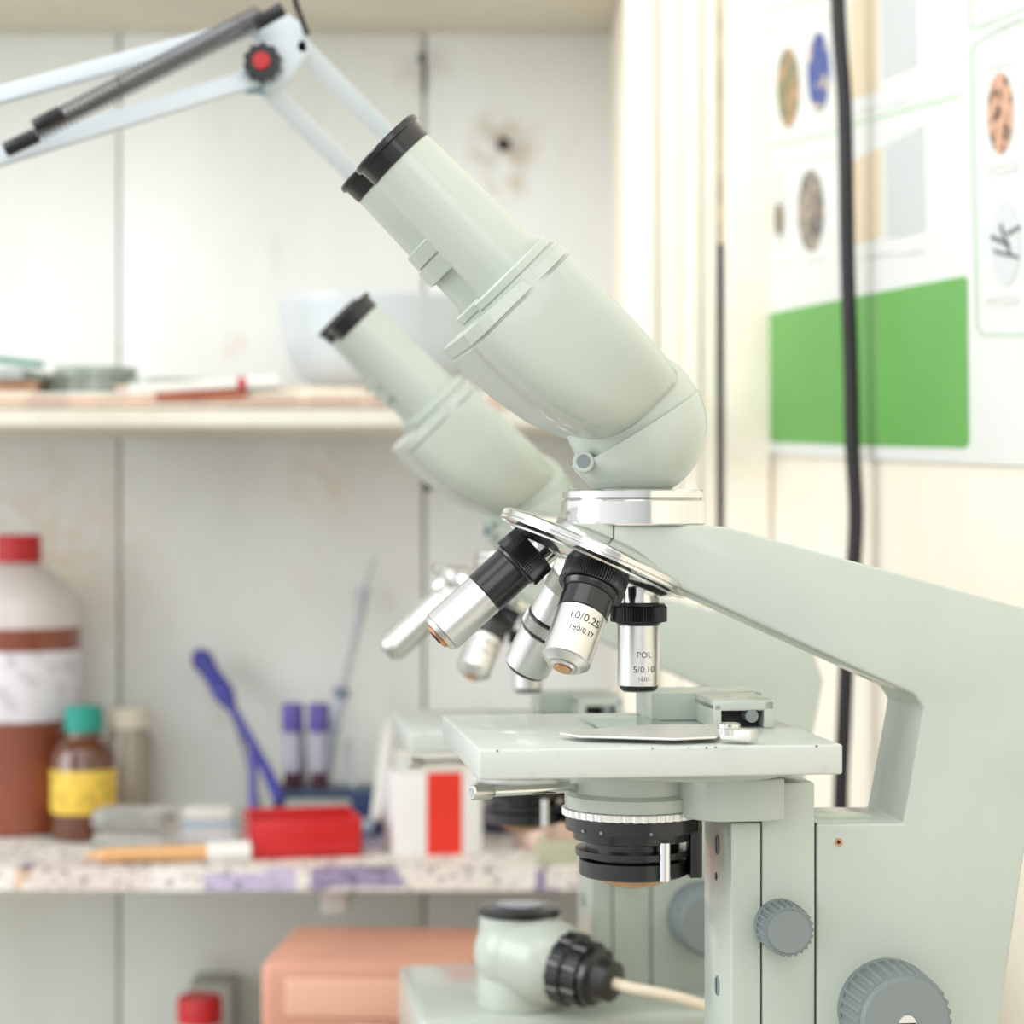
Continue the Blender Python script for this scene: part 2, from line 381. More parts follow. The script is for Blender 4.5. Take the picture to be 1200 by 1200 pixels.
TRIM=wallmat('painted_trim_cream',(246,241,228),(240,230,210),specks=0.3)
SHELF=wallmat('painted_shelf',(224,223,211),(208,203,186))
b=B('wall_back')
seams=[-1.1,-0.812,-0.565,-0.318,-0.0712,0.176,0.40]
for a_,c_ in zip(seams[:-1],seams[1:]):
    b.box((a_+0.0011,1.75,0.0),(c_-0.0011,1.77,2.4),WALLB,0.0010)
b.box((-1.1,1.768,0),(0.4,1.80,2.4),mat('seam_backing',(115,108,94),0.8))  # dark backing sheet seen through the board seams
b.lathe(nail,(0,-1,0),[(-0.005,0.003),(0.004,0.003),(0.004,0.0055),(0.006,0.0045)],DARK,16)
for (px,py,w,h) in ((497,85,5,45),(492,68,4,10),(502,560,8,30),(499,470,3,30)):
    q=W(px,py,1.749); b.box((q.x-w*0.0003,1.7485,q.z-h*0.00035),(q.x+w*0.0003,1.7515,q.z+h*0.00035),DARK)
b.done()
def wx(d): return 0.558-0.25*d
b=B('wall_right')
b.prism([(wx(1.78),1.78,0),(wx(-0.6),-0.6,0),(wx(-0.6)+0.06,-0.6,0),(wx(1.78)+0.06,1.78,0)],(0,0,2.4),WALLR)
b.done()
b=B('floor'); b.box((-2.2,-1.5,-0.03),(1.2,1.80,0.0),mat('floor_boards',(165,160,152),0.6,noise=0.2,nscale=6)); b.done()
b=B('trim_1')
b.box((0.080,1.5,0),(0.1,1.75,2.4),TRIM,0.001)
b.box((0.1013,1.504,0),(0.117,1.75,2.4),TRIM,0.001)
b.box((0.1005,1.51,0),(0.102,1.7,2.4),mat('trim_groove',(210,192,165),0.8))
b.box((0.118,1.498,0),(0.131,1.75,2.4),TRIM,0.002)
b.done()
def onwall(px,py,off=0.0):
    t=0.558/((px-600)/F+0.25); n=Vector((-1,-0.25,0)).normalized()
    return Vector(((px-600)/F*t,t,H+(600-py)/F*t))+n*off
n=Vector((-1,-0.25,0)).normalized()
# boards added to cover the shadowed corner between post and right wall, with an old crack between them
b=B('trim_2')
crack_fill=mat('dark_crack',(68,70,76),0.8,noise=0.5,nscale=60); caulk=mat('old_caulk',(214,198,168),0.8,noise=0.35,nscale=50)  # dark fill for the crack, tan filler over and under it
b.box((0.1318,1.501,0),(0.1422,1.55,2.4),TRIM,0.001)
b.box((0.1474,1.503,0),(0.1800,1.515,2.4),WALLR,0.001)  # added board, hides the wall end lying in the post's shadow
zc1=H+(600-285)/F*1.5; zc2=H+(600-640)/F*1.5
b.box((0.1420,1.5040,zc1),(0.1476,1.53,2.4),caulk)
b.box((0.1420,1.5030,zc2),(0.1476,1.53,zc1),crack_fill)
b.box((0.1420,1.5040,0),(0.1476,1.53,zc2),caulk)
b.done()

def shelf(name,zr0,zr1,d0,x0=-1.1,x1=0.0795,m=SHELF):
    b=B(name); b.box((x0,d0,H+zr0),(x1,1.749,H+zr1),m,0.0015); return b
shelf('wall_shelf',0.0590,0.0710,1.5).done()
shelf('wall_shelf',0.3870,0.4050,1.5,m=mat('shelf_underside_tan',(222,214,198),0.6,noise=0.10,nscale=8)).done()
shelf('wall_shelf',-0.2630,-0.2480,1.502).done()
shelf('wall_shelf',-0.4700,-0.4500,1.33).done()
def linermat():
    m=bpy.data.materials.new('printed_paper'); m.use_nodes=True; nt=m.node_tree; p=nt.nodes['Principled BSDF']; p.inputs['Roughness'].default_value=0.6
    tc=nt.nodes.new('ShaderNodeTexCoord')
    mp=nt.nodes.new('ShaderNodeMapping'); mp.inputs['Scale'].default_value=(19,12,26); nt.links.new(tc.outputs['Object'],mp.inputs['Vector'])
    v=nt.nodes.new('ShaderNodeTexVoronoi'); v.distance='CHEBYCHEV'; v.inputs['Scale'].default_value=1.0; nt.links.new(mp.outputs['Vector'],v.inputs['Vector'])
    sx=nt.nodes.new('ShaderNodeSeparateColor'); nt.links.new(v.outputs['Color'],sx.inputs[0])
    r=nt.nodes.new('ShaderNodeValToRGB'); r.color_ramp.interpolation='CONSTANT'
    cols=[(0,(226,222,214)),(0.35,(218,206,200)),(0.5,(190,182,208)),(0.58,(230,226,220)),(0.72,(190,205,192)),(0.8,(222,192,165)),(0.87,(232,228,222)),(0.95,(150,140,170))]
    e=r.color_ramp.elements
    while len(e)<len(cols): e.new(0.5)
    for i,(pp,c) in enumerate(cols): e[i].position=pp; e[i].color=tuple(lin(x) for x in c)+(1,)
    nt.links.new(sx.outputs[0],r.inputs['Fac'])
    mp2=nt.nodes.new('ShaderNodeMapping'); mp2.inputs['Scale'].default_value=(150,60,190); nt.links.new(tc.outputs['Object'],mp2.inputs['Vector'])
    n=nt.nodes.new('ShaderNodeTexNoise'); n.inputs['Scale'].default_value=1; n.inputs['Detail'].default_value=2; nt.links.new(mp2.outputs['Vector'],n.inputs['Vector'])
    r2=nt.nodes.new('ShaderNodeValToRGB'); r2.color_ramp.elements[0].position=0.36; r2.color_ramp.elements[0].color=(0.13,0.11,0.15,1); r2.color_ramp.elements[1].position=0.45; r2.color_ramp.elements[1].color=(1,1,1,1)
    nt.links.new(n.outputs['Fac'],r2.inputs['Fac'])
    mx=nt.nodes.new('ShaderNodeMix'); mx.data_type='RGBA'; mx.blend_type='MULTIPLY'; mx.inputs['Factor'].default_value=0.65
    nt.links.new(r.outputs['Color'],mx.inputs['A']); nt.links.new(r2.outputs['Color'],mx.inputs['B']); nt.links.new(mx.outputs['Result'],p.inputs['Base Color'])
    return m
LIN=linermat()
b=B('shelf_liner_paper')
b.box((-1.0,1.499,H-0.2475),(0.06,1.735,H-0.2472),LIN)
b.box((-1.0,1.4975,H-0.2625),(0.06,1.4990,H-0.2472),LIN)
b.done()
SZ=H-0.2471
WOOD=mat('bench_wood',(200,188,166),0.5,noise=0.2,nscale=9)
b=B('lab_bench')
b.box((-0.12,0.42,H-0.335),(0.22,1.25,H-0.3040),WOOD,0.003)
for x in (-0.11,0.16):
    for y in (0.46,1.19): b.box((x,y,0),(x+0.05,y+0.05,H-0.334),WOOD,0.002)
b.box((-0.07,0.49,H-0.42),(0.17,0.51,H-0.334),WOOD); b.box((-0.07,1.2,H-0.42),(0.17,1.22,H-0.334),WOOD)
b.done()
b=B('wooden_board'); b.box((-0.06,0.66,H-0.3038),(0.27,0.94,H-0.2752),WOOD,0.002); b.done()

# ---------------- poster
PAPER=mat('poster_paper',(222,225,220),0.4)
GREEN=mat('poster_green',(103,170,84),0.4,noise=0.06,nscale=10)
b=B('wall_poster')
def P(px,py,o=0.002): return onwall(px,py,o)
def quad(b,pts,o,m,thick=0.0003):
    b.prism([P(x,y,o) for x,y in pts],n*(-thick),m)
quad(b,[(889,-120),(1138,-170),(1230,-185),(1230,547),(908,533),(903,500),(893,380)],0.0025,PAPER,0.0008)
quad(b,[(895,370),(1000,349),(1134,324),(1139,327),(1141,520),(1136,525),(1000,522),(908,518),(899,440)],0.0029,GREEN)
LG=mat('poster_green_light',(150,195,138),0.4)
quad(b,[(895,42),(906,38),(905,320),(897,322)],0.0029,LG)
def ell(b,cx,cy,rx,ry,m,o=0.0031):
    quad(b,[(cx+rx*math.cos(t*math.pi/16),cy+ry*math.sin(t*math.pi/16)) for t in range(32)],o,m)
ell(b,928,103,13,47,mat('photo_brown_green',(180,140,100),0.4,noise=1,nscale=110,col2=(105,115,85),lo=0.42,hi=0.56))
ell(b,964,85,13,47,mat('photo_blue',(50,75,145),0.4,noise=1,nscale=90,col2=(215,195,160),lo=0.36,hi=0.44))
ell(b,917,245,9,45,mat('photo_pale',(212,213,207),0.4))
ell(b,918,257,5,20,mat('photo_specimen',(120,105,75),0.4,noise=0.5,nscale=80),0.0033)
ell(b,955,247,15,48,mat('photo_grey',(160,146,130),0.4,noise=1,nscale=130,col2=(72,70,78),lo=0.42,hi=0.56))
ell(b,1178,133,15,48,mat('photo_tan',(215,168,138),0.4,noise=1,nscale=140,col2=(90,70,60),lo=0.38,hi=0.5))
ell(b,1184,285,18,50,mat('photo_white',(208,213,212),0.4))
def textcol(name,c1,c2):
    m=bpy.data.materials.new(name); m.use_nodes=True; nt=m.node_tree; p=nt.nodes['Principled BSDF']
    tc=nt.nodes.new('ShaderNodeTexCoord'); w=nt.nodes.new('ShaderNodeTexWave'); w.bands_direction='Z'; w.inputs['Scale'].default_value=75; w.inputs['Distortion'].default_value=0.3
    nt.links.new(tc.outputs['Object'],w.inputs['Vector']); r=nt.nodes.new('ShaderNodeValToRGB'); r.color_ramp.elements[0].color=tuple(lin(x) for x in c1)+(1,); r.color_ramp.elements[1].color=tuple(lin(x) for x in c2)+(1,)
    nt.links.new(w.outputs['Fac'],r.inputs['Fac']); nt.links.new(r.outputs['Color'],p.inputs['Base Color']); return m
TB=textcol('poster_text_beige',(218,196,160),(224,212,186)); TG=textcol('poster_text_grey',(186,190,190),(212,215,212)); TL=textcol('poster_text_faint',(195,198,192),(220,222,216))
quad(b,[(1000,0),(1034,-6),(1034,107),(1002,118)],0.0029,TB)
quad(b,[(1038,-10),(1079,-18),(1080,78),(1040,94)],0.0029,TG)
quad(b,[(1004,190),(1038,172),(1038,278),(1006,286)],0.0029,TB)
quad(b,[(1042,170),(1087,148),(1090,270),(1044,280)],0.0029,TG)
for (x0,y0,x1,y1,s) in ((912,160,940,2,-5),(950,146,980,2,-6),(912,310,935,3,-3),(945,306,972,3,-4),(905,30,980,5,-14),(1160,78,1200,6,-9),(1162,196,1200,12,-8),(1160,350,1200,10,-4),(1156,30,1200,8,-10),(1006,300,1088,5,-8),(908,190,985,4,-12),(1004,132,1080,3,-18)):
    quad(b,[(x0,y0),(x1,y0+s),(x1,y0+s+y1),(x0,y0+y1)],0.0029,TL)
for L in (((905,172),(990,152)),((1000,146),(1131,111)),((905,10),(990,-8))):
    (xa,ya),(xb,yb)=L; quad(b,[(xa,ya),(xb,yb),(xb,yb+2),(xa,ya+2)],0.0029,LG)
PL=mat('poster_line',(168,196,166),0.5)
def frame(pts,w=1.8):
    k=len(pts)
    for i in range(k):
        (xa,ya),(xb,yb)=pts[i],pts[(i+1)%k]
        dx,dy=xb-xa,yb-ya; l=math.hypot(dx,dy); nx,ny=-dy/l*w/2,dx/l*w/2
        quad(b,[(xa+nx,ya+ny),(xb+nx,yb+ny),(xb-nx,yb-ny),(xa-nx,ya-ny)],0.003,PL)
frame([(1144,60),(1150,50),(1222,15),(1222,392),(1156,392),(1150,380)])
frame([(1140,-60),(1222,-80),(1222,5),(1143,34)])
GR=mat('poster_instrument_ink',(95,97,100),0.5)
for pts in ([(1168,275),(1190,285),(1189,290),(1167,280)],[(1180,262),(1192,298),(1189,300),(1177,265)],[(1170,292),(1200,300),(1200,304),(1172,297)],[(1186,272),(1202,264),(1202,268),(1188,277)]):
    quad(b,pts,0.0034,GR)
b.done()
b=B('poster_pin'); b.lathe(P(902,522,0.0),n,[(0,0.002),(0.004,0.002),(0.0045,0.0035),(0.006,0.003)],SATIN,16); b.done()

b=B('black_power_cable')
pts=[(978,-250,1.33),(982,0,1.33),(990,130,1.33),(993,300,1.33),(997,430,1.33),(999,520,1.33),(1003,600,1.33),(1000,670,1.33),(993,760,1.33),(989,850,1.33),(985,950,1.33),(987,1150,1.33),(990,1500,1.33),(990,2600,1.33)]
b.tube([W(*p) for p in pts],0.0048,mat('black_rubber',(28,26,28),0.45),16)
b.done()

# ---------------- spring arm lamp
LP=mat('lamp_white_enamel',(205,215,222),0.35)
SPR=mat('spring_steel',(120,120,122),0.35,0.8)
b=B('spring_arm_desk_lamp')
def flat(p,q,w,m,th=0.006):
    p=Vector(p);q=Vector(q); d=(q-p).normalized(); a_=Vector((0,-1,0)); a_=(a_-d*a_.dot(d)).normalized(); c_=d.cross(a_)
    b.prism([p+c_*w/2+a_*th/2,p-c_*w/2+a_*th/2,p-c_*w/2-a_*th/2,p+c_*w/2-a_*th/2],q-p,m,0.001)
flat(W(-170,158,1.05),W(300,30,1.12),0.0085,LP)
flat(W(-170,236,1.05),W(302,90,1.12),0.0095,LP)
flat(W(345,48,1.135),W(762,470,1.47),0.0100,LP)
flat(W(300,92,1.13),W(735,520,1.47),0.0100,LP)
pl=[(287,18),(325,8),(358,30),(362,60),(338,92),(318,106),(288,104),(280,85),(300,55)]
b.prism([W(x,y,1.122) for x,y in pl],(0,0.012,0),LP,0.001)
b.box(tuple(W(286,106,1.12)),tuple(W(308,96,1.12)+Vector((0,0.01,0))),mat('lamp_blue_grey',(120,150,165),0.4))
def spring(p,q,R,turns,wr):
    p=Vector(p);q=Vector(q);d=(q-p);L=d.length;d.normalize();u=d.orthogonal().normalized();w=d.cross(u);pts=[]
    N=turns*8
    for i in range(N+1):
        t=i/N; a_=2*math.pi*turns*t; pts.append(p+d*L*t+(u*math.cos(a_)+w*math.sin(a_))*R)
    b.tube(pts,wr,SPR,6,1)
spring(W(40,160,1.06),W(300,28,1.105),0.0030,44,0.0008)
spring(W(70,133,1.06),W(305,12,1.105),0.0028,42,0.0008)
for (x,y,x2,y2) in ((6,176,42,159),(40,149,72,132),(296,30,332,10)):
    p=W(x,y,1.06 if x<200 else 1.105); q=W(x2,y2,1.06 if x<200 else 1.105); b.lathe(p,q-p,[(0,0.0032),(0.001,0.0038),((q-p).length,0.0038)],BLACK,20)
b.tube([W(25,168,1.06),W(318,18,1.105)],0.0012,BLACK,8)
kp=W(310,76,1.118)
b.lathe(kp,(-0.05,-1,0.0),[(0,0.0100),(0.008,0.0100),(0.009,0.009)],BLACK,60,rib=0.1,ribw=3)
b.lathe(kp+Vector((-0.0004,-0.008,0)),(-0.05,-1,0),[(0,0.0045),(0.003,0.0045),(0.0035,0.004)],mat('red_plastic',(180,38,40),0.4),32)
kp=W(357,58,1.13); b.lathe(kp,(0,-1,0),[(0,0.003),(0.008,0.003)],LP,20)
b.tube([W(342,-60,1.10),W(345,-5,1.10),W(352,18,1.11),W(360,40,1.12)],0.0015,BLACK,10)
hp=W(-175,200,1.05)
b.lathe(hp+Vector((0,0,0.03)),(-0.3,-0.1,-1),[(-0.02,0.012),(0.0,0.022),(0.04,0.035),(0.10,0.075),(0.101,0.07)],LP,48)
b.box((0.083,1.455,H+0.035),(0.100,1.499,H+0.085),BLACK,0.002)
b.done()

# ---------------- things on lower shelf
RED=mat('red_cap_plastic',(190,30,38),0.4)
b=B('reagent_bottle',(W(22,600,1.685).x,1.685,SZ))
brown=mat('brown_liquid',(135,70,48),0.25,noise=0.15,nscale=12,coat=0.4)
clearp=mat('cloudy_plastic',(212,203,200),0.3,coat=0.3)
lab=mat('bottle_label',(220,217,222),0.6,noise=0.25,nscale=90,lo=0.38,hi=0.48)
b.lathe((0,0,0),(0,0,1),[(0,0.043),(0.003,0.0475),(0.158,0.0475)],brown,64)
b.lathe((0,0,0),(0,0,1),[(0.158,0.0475),(0.172,0.0472),(0.182,0.044),(0.192,0.036),(0.203,0.024),(0.208,0.015),(0.214,0.014)],clearp,64)
b.lathe((0,0,0),(0,0,1),[(0.087,0.0480),(0.0875,0.0482),(0.140,0.0482),(0.1405,0.048)],lab,64)
b.lathe((0,0,0),(0,0,1),[(0.208,0.0165),(0.209,0.0175),(0.228,0.0172),(0.2295,0.016)],RED,60,rib=0.03,ribw=1)
b.done()
amber=mat('amber_glass',(90,48,22),0.1,coat=0.8)
b=B('amber_medicine_bottle',(W(98,600,1.635).x,1.635,SZ))
b.lathe((0,0,0),(0,0,1),[(0,0.021),(0.002,0.0243),(0.064,0.0243),(0.072,0.020),(0.077,0.0135),(0.085,0.0125)],amber,64)
b.lathe((0,0,0),(0,0,1),[(0.021,0.0245),(0.0215,0.0247),(0.053,0.0247),(0.0535,0.0245)],mat('yellow_label',(224,190,75),0.5,noise=0.3,nscale=130,lo=0.40,hi=0.47),64)
b.lathe((0,0,0),(0,0,1),[(0.081,0.0135),(0.082,0.0146),(0.099,0.0142),(0.1005,0.013)],mat('teal_cap',(38,145,130),0.4),60,rib=0.03)
b.done()
b=B('glass_jar',(W(152,600,1.70).x,1.70,SZ))
b.lathe((0,0,0),(0,0,1),[(0,0.017),(0.002,0.0185),(0.068,0.0185),(0.074,0.015),(0.080,0.015)],mat('jar_glass',(205,192,172),0.1,trans=0.6,coat=0.5),48)
b.lathe((0,0,0),(0,0,1),[(0.078,0.0165),(0.092,0.0165),(0.093,0.015)],mat('cream_lid',(212,204,186),0.4),48)
b.done()
b=B('clear_plastic_box',(W(156,600,1.56).x,1.565,SZ),math.radians(-12))
cp=mat('frosted_plastic',(220,222,218),0.18,coat=0.4,trans=0.8,ior=1.2)
b.box((-0.027,-0.016,0),(0.027,0.016,0.0162),cp,0.004); b.box((-0.0285,-0.0172,0.0165),(0.0285,0.0172,0.034),cp,0.007)
b.done()
b=B('slide_cover_box',(W(243,600,1.62).x,1.62,SZ),math.radians(8))
wb=mat('white_card',(226,225,220),0.5,noise=0.06); pb=mat('pale_blue_card',(180,195,208),0.5)
b.box((-0.020,-0.014,0),(0.020,0.014,0.010),wb,0.0008); b.box((-0.019,-0.013,0.0102),(0.020,0.013,0.018),pb,0.0008); b.box((-0.018,-0.013,0.0182),(0.018,0.012,0.026),wb,0.0008); b.box((-0.020,-0.0142,0.003),(0.02,-0.0139,0.006),pb)
b.done()
redp=mat('red_tray_plastic',(200,28,32),0.35,coat=0.3)
b=B('red_plastic_tray',(W(353,600,1.575).x,1.575,SZ),math.radians(12))
w,dd,h=0.040,0.033,0.028
b.box((-w,-dd,0),(w,dd,0.003),redp)
b.box((-w,-dd,0),(w,-dd+0.0022,h),redp,0.0006); b.box((-w,dd-0.0022,0),(w,dd,h),redp,0.0006)
b.box((-w,-dd,0),(-w+0.0022,dd,h),redp,0.0006); b.box((w-0.0022,-dd,0),(w,dd,h),redp,0.0006)
b.done()
b=B('paint_marker')
p=W(120,1008,1.515); p.z=SZ+0.0066; q=W(294,1000,1.535); q.z=SZ+0.0066; d=(q-p).normalized(); L=(q-p).length
b.lathe(p,d,[(-0.012,0.001),(0,0.004),(0.001,0.005),(L*0.70,0.0055)],mat('orange_wood_handle',(222,172,118),0.5),24)
b.lathe(p,d,[(L*0.70,0.0074),(L-0.001,0.0074),(L,0.0065)],mat('white_plastic',(232,230,225),0.4),24)
b.done()
rk=mat('dark_blue_plastic',(48,66,90),0.4)
b=B('test_tube_rack')
x0=W(322,600,1.66).x; x1=W(448,600,1.66).x
b.box((x0,1.650,SZ),(x1,1.70,SZ+0.012),rk,0.001); b.box((x0,1.650,SZ+0.028),(x1,1.70,SZ+0.034),rk,0.001)
for x in (x0,x1-0.004): b.box((x,1.650,SZ),(x+0.004,1.70,SZ+0.034),rk,0.001)
xm=W(412,600,1.66).x; b.box((xm,1.646,SZ),(x1,1.6498,SZ+0.034),mat('navy_card',(30,55,95),0.5),0.001)
b.box((xm+0.003,1.6455,SZ+0.004),(x1-0.006,1.646,SZ+0.014),pb)
b.done()
tw=mat('tube_frosted',(190,190,206),0.2,trans=0.3,coat=0.5); pur=mat('purple_cap',(98,88,158),0.4)
for px in (343,374):
    b=B('blood_sample_tube',(W(px,600,1.675).x,1.675,SZ+0.034))
    b.lathe((0,0,0),(0,0,1),[(0.0,0.0066),(0.05,0.0068),(0.055,0.0068)],tw,24)
    b.lathe((0,0,0),(0,0,1),[(0.0,0.0069),(0.012,0.0069)],mat('dark_blood',(70,40,50),0.3),24)
    b.lathe((0,0,0),(0,0,1),[(0.043,0.0080),(0.044,0.0086),(0.064,0.0084),(0.065,0.0075)],pur,30)
    b.done()
blue=mat('blue_violet_plastic',(66,66,150),0.35)
b=B('plastic_pipette')
b.tube([W(328,940,1.64),W(318,915,1.655),W(300,880,1.68),W(272,830,1.70)],0.0028,blue,14,radii=[0.0045,0.0045,0.0038,0.0036])
b.tube([W(272,830,1.70),W(262,812,1.705),W(248,790,1.715),W(236,772,1.72),W(229,764,1.722)],0.005,blue,18,radii=[0.0036,0.0085,0.0070,0.0090,0.004])
b.done()
b=B('blue_pen'); q=W(303,600,1.69); b.tube([Vector((q.x,1.655,SZ+0.004)),W(296,882,1.69)],0.0036,mat('violet_pen',(105,100,170),0.4),14); b.done()
b=B('scalpel_handle'); b.bar(W(414,926,1.675),W(408,868,1.69),0.005,0.003,mat('thin_steel',(165,170,178),0.3,0.4)); b.done()
b=B('dropper'); b.tube([W(356,924,1.69),W(352,850,1.70)],0.0035,mat('dropper_grey',(150,150,165),0.3,trans=0.3),12); b.done()
b=B('glass_pasteur_pipette'); b.tube([W(303,950,1.67),W(290,890,1.69),W(268,820,1.72),W(262,800,1.73)],0.0024,mat('grey_glass',(170,175,180),0.1,trans=0.4),10); b.done()
b=B('syringe')
stl=_m['thin_steel']
b.tube([W(380,925,1.69),W(400,810,1.71)],0.0042,mat('syringe_body',(188,198,212),0.2,trans=0.2),16)
b.tube([W(400,812,1.71),W(418,740,1.725),W(426,690,1.735)],0.0018,stl,10,radii=[0.0024,0.0022,0.0050])
b.tube([W(426,690,1.735),W(440,655,1.74)],0.0009,stl,8)
b.tube([W(399,818,1.71),W(401,806,1.71)],0.0065,mat('grey_plastic',(120,130,150),0.4),14)
b.tube([W(379,935,1.687),W(372,896,1.69)],0.0058,_m['navy_card'],14)
b.done()
b=B('plastic_spatula'); b.bar(W(440,962,1.62),W(456,843,1.70),0.008,0.0025,wb); b.done()
b=B('medicine_carton',(W(508,600,1.57).x,1.58,SZ),math.radians(14))
wc=mat('carton_white',(230,230,227),0.5); rc=mat('carton_red',(226,52,36),0.5)
b.box((-0.033,-0.022,0),(0.031,0.022,0.059),wc,0.0006)
b.box((-0.010,-0.0224,0.0),(0.016,-0.0219,0.059),rc); b.box((-0.010,-0.022,0.0589),(0.016,0.022,0.0594),rc)
b.prism([(-0.033,-0.021,0.059),(0.031,-0.021,0.059),(0.029,-0.006,0.075),(-0.031,-0.006,0.075)],(0,0.0006,0),mat('carton_inner',(205,205,198),0.6))
b.done()
b=B('dark_bottle',(W(583,600,1.66).x,1.67,SZ)); b.lathe((0,0,0),(0,0,1),[(0,0.014),(0.002,0.016),(0.036,0.016),(0.042,0.010),(0.044,0.010),(0.044,0.012),(0.056,0.012)],mat('dark_navy',(45,52,72),0.3),40); b.done()
b=B('ointment_tin',(W(643,600,1.6).x,1.60,SZ)); b.lathe((0,0,0),(0,0,1),[(0,0.022),(0.002,0.0255),(0.022,0.0255),(0.0225,0.0265),(0.036,0.0265),(0.0375,0.025)],mat('pink_metal',(222,195,180),0.25,0.6),56); b.done()
b=B('small_green_box'); q=W(655,600,1.53); b.box((q.x-0.016,1.515,SZ),(q.x+0.016,1.545,SZ+0.014),mat('olive_card',(175,178,150),0.5),0.001); b.done()

# ---------------- things on mid shelf
MZ=H+0.0711
b=B('paper_stack')
cols=[(205,170,140),(226,220,206),(198,140,115),(222,204,178),(230,228,220)]
z=MZ
for i in range(5):
    m=mat('paper_%d'%i,cols[i],0.6,noise=0.2,nscale=25,lo=0.42,hi=0.5)
    b.box((-0.60+0.03*random.random(),1.51+0.01*random.random(),z),(0.0+0.02*random.random(),1.72,z+0.0024),m,rz=math.radians(random.uniform(-0.4,0.4))); z+=0.0026
b.done()
PZ=z
b=B('enamel_bowl',(W(447,600,1.63).x,1.63,PZ))
EN=mat('white_enamel',(200,207,210),0.22,coat=0.4)
b.lathe((0,0,0),(0,0,1),[(0,0.036),(0.003,0.038),(0.006,0.046),(0.015,0.060),(0.03,0.070),(0.048,0.0755),(0.066,0.077),(0.070,0.0785),(0.074,0.0785),(0.074,0.0755),(0.05,0.072),(0.03,0.066),(0.012,0.05),(0.008,0.01)],EN,80)
b.done()
dg_=mat('dish_glass',(178,188,178),0.08,trans=0.5,coat=0.5)
for (px,dy,r_,h_,z_) in ((110,1.60,0.036,0.013,0),(190,1.57,0.024,0.012,0),(112,1.60,0.031,0.009,0.0132)):
    b=B('petri_dish',(W(px,600,dy).x,dy,PZ+z_)); b.lathe((0,0,0),(0,0,1),[(0,r_-0.001),(0.0005,r_),(h_,r_),(h_,r_-0.001),(0.0015,r_-0.001),(0.001,0.001)],dg_,48); b.done()
b=B('glass_tube'); b.tube([W(225,450,1.60)+Vector((0,0,-0.0005)),W(285,452,1.61)],0.0042,dg_,14); b.done()
b=B('thermometer'); WPm=_m['white_plastic']
p=W(150,456,1.525); q=W(325,447,1.54); b.tube([p,q],0.0035,WPm,12); b.lathe(q,p-q,[(0,0.0048),(0.022,0.0048)],WPm,16); b.lathe(q,p-q,[(0.0225,0.0044),(0.028,0.0044)],RED,16); b.done()
b=B('notebook'); q=W(20,600,1.6); b.box((q.x-0.09,1.54,PZ),(q.x+0.02,1.66,PZ+0.010),mat('tan_cover',(190,150,120),0.6),0.001,rz=0.1); b.box((q.x-0.09,1.54,PZ+0.0102),(q.x+0.025,1.65,PZ+0.018),mat('grey_cover',(170,175,170),0.6),0.001,rz=-0.1); b.bar(Vector((q.x-0.08,1.55,PZ+0.034)),Vector((q.x+0.03,1.54,PZ+0.021)),0.02,0.004,mat('teal_plastic',(75,140,128),0.4)); b.done()
b=B('wooden_stick'); b.bar(W(180,464,1.505)+Vector((0,0.004,0)),W(290,461,1.515),0.004,0.004,mat('red_brown',(165,85,60),0.6)); b.done()
b=B('folded_booklet')
for i,(xa,xb,c_) in enumerate(((215,300,(150,85,60)),(290,430,(228,212,190)),(140,215,(205,180,165)))):
    a_=W(xa,600,1.56); c=W(xb,600,1.56)
    b.box((a_.x,1.545,PZ+i*0.0001),(c.x,1.60,PZ+0.0045+0.001*i),mat('booklet_%d'%i,c_,0.6,noise=0.15,nscale=40),0.0005)
b.done()

# ---------------- below the shelf
LZ=H-0.4499
b=B('wooden_case',(W(445,600,1.42).x,1.45,LZ),math.radians(-4))
tc_=mat('terracotta_wood',(212,155,130),0.45,noise=0.12,nscale=9)
b.box((-0.071,-0.06,0),(0.071,0.06,0.108),tc_,0.004)
b.box((-0.072,-0.061,0.110),(0.072,0.061,0.161),tc_,0.008)
b.box((-0.055,-0.0625,0.125),(0.055,-0.0605,0.150),mat('terracotta_panel',(222,172,146),0.45),0.001)
b.box((-0.012,-0.065,0.100),(0.012,-0.061,0.12),SATIN,0.001)
b.done()
b=B('red_cap_bottle',(W(234,600,1.6).x,1.6,LZ))
b.lathe((0,0,0),(0,0,1),[(0,0.028),(0.002,0.03),(0.055,0.03),(0.066,0.022),(0.07,0.014),(0.078,0.014)],clearp,48)
b.lathe((0,0,0),(0,0,1),[(0.072,0.0155),(0.073,0.0168),(0.090,0.0162),(0.092,0.015)],RED,60,rib=0.03)
b.done()
b=B('shelf_bracket'); q=W(394,600,1.55); b.box((q.x-0.009,1.53,H-0.285),(q.x+0.009,1.749,H-0.2632),wb,0.001); b.done()
b=B('grey_shade_block'); q=W(246,600,1.70); b.box((q.x-0.017,1.70,LZ),(q.x+0.017,1.745,LZ+0.078),mat('shade_grey',(178,178,170),0.6),0.001); b.done()  # solid grey block standing in for the shade above the red cap

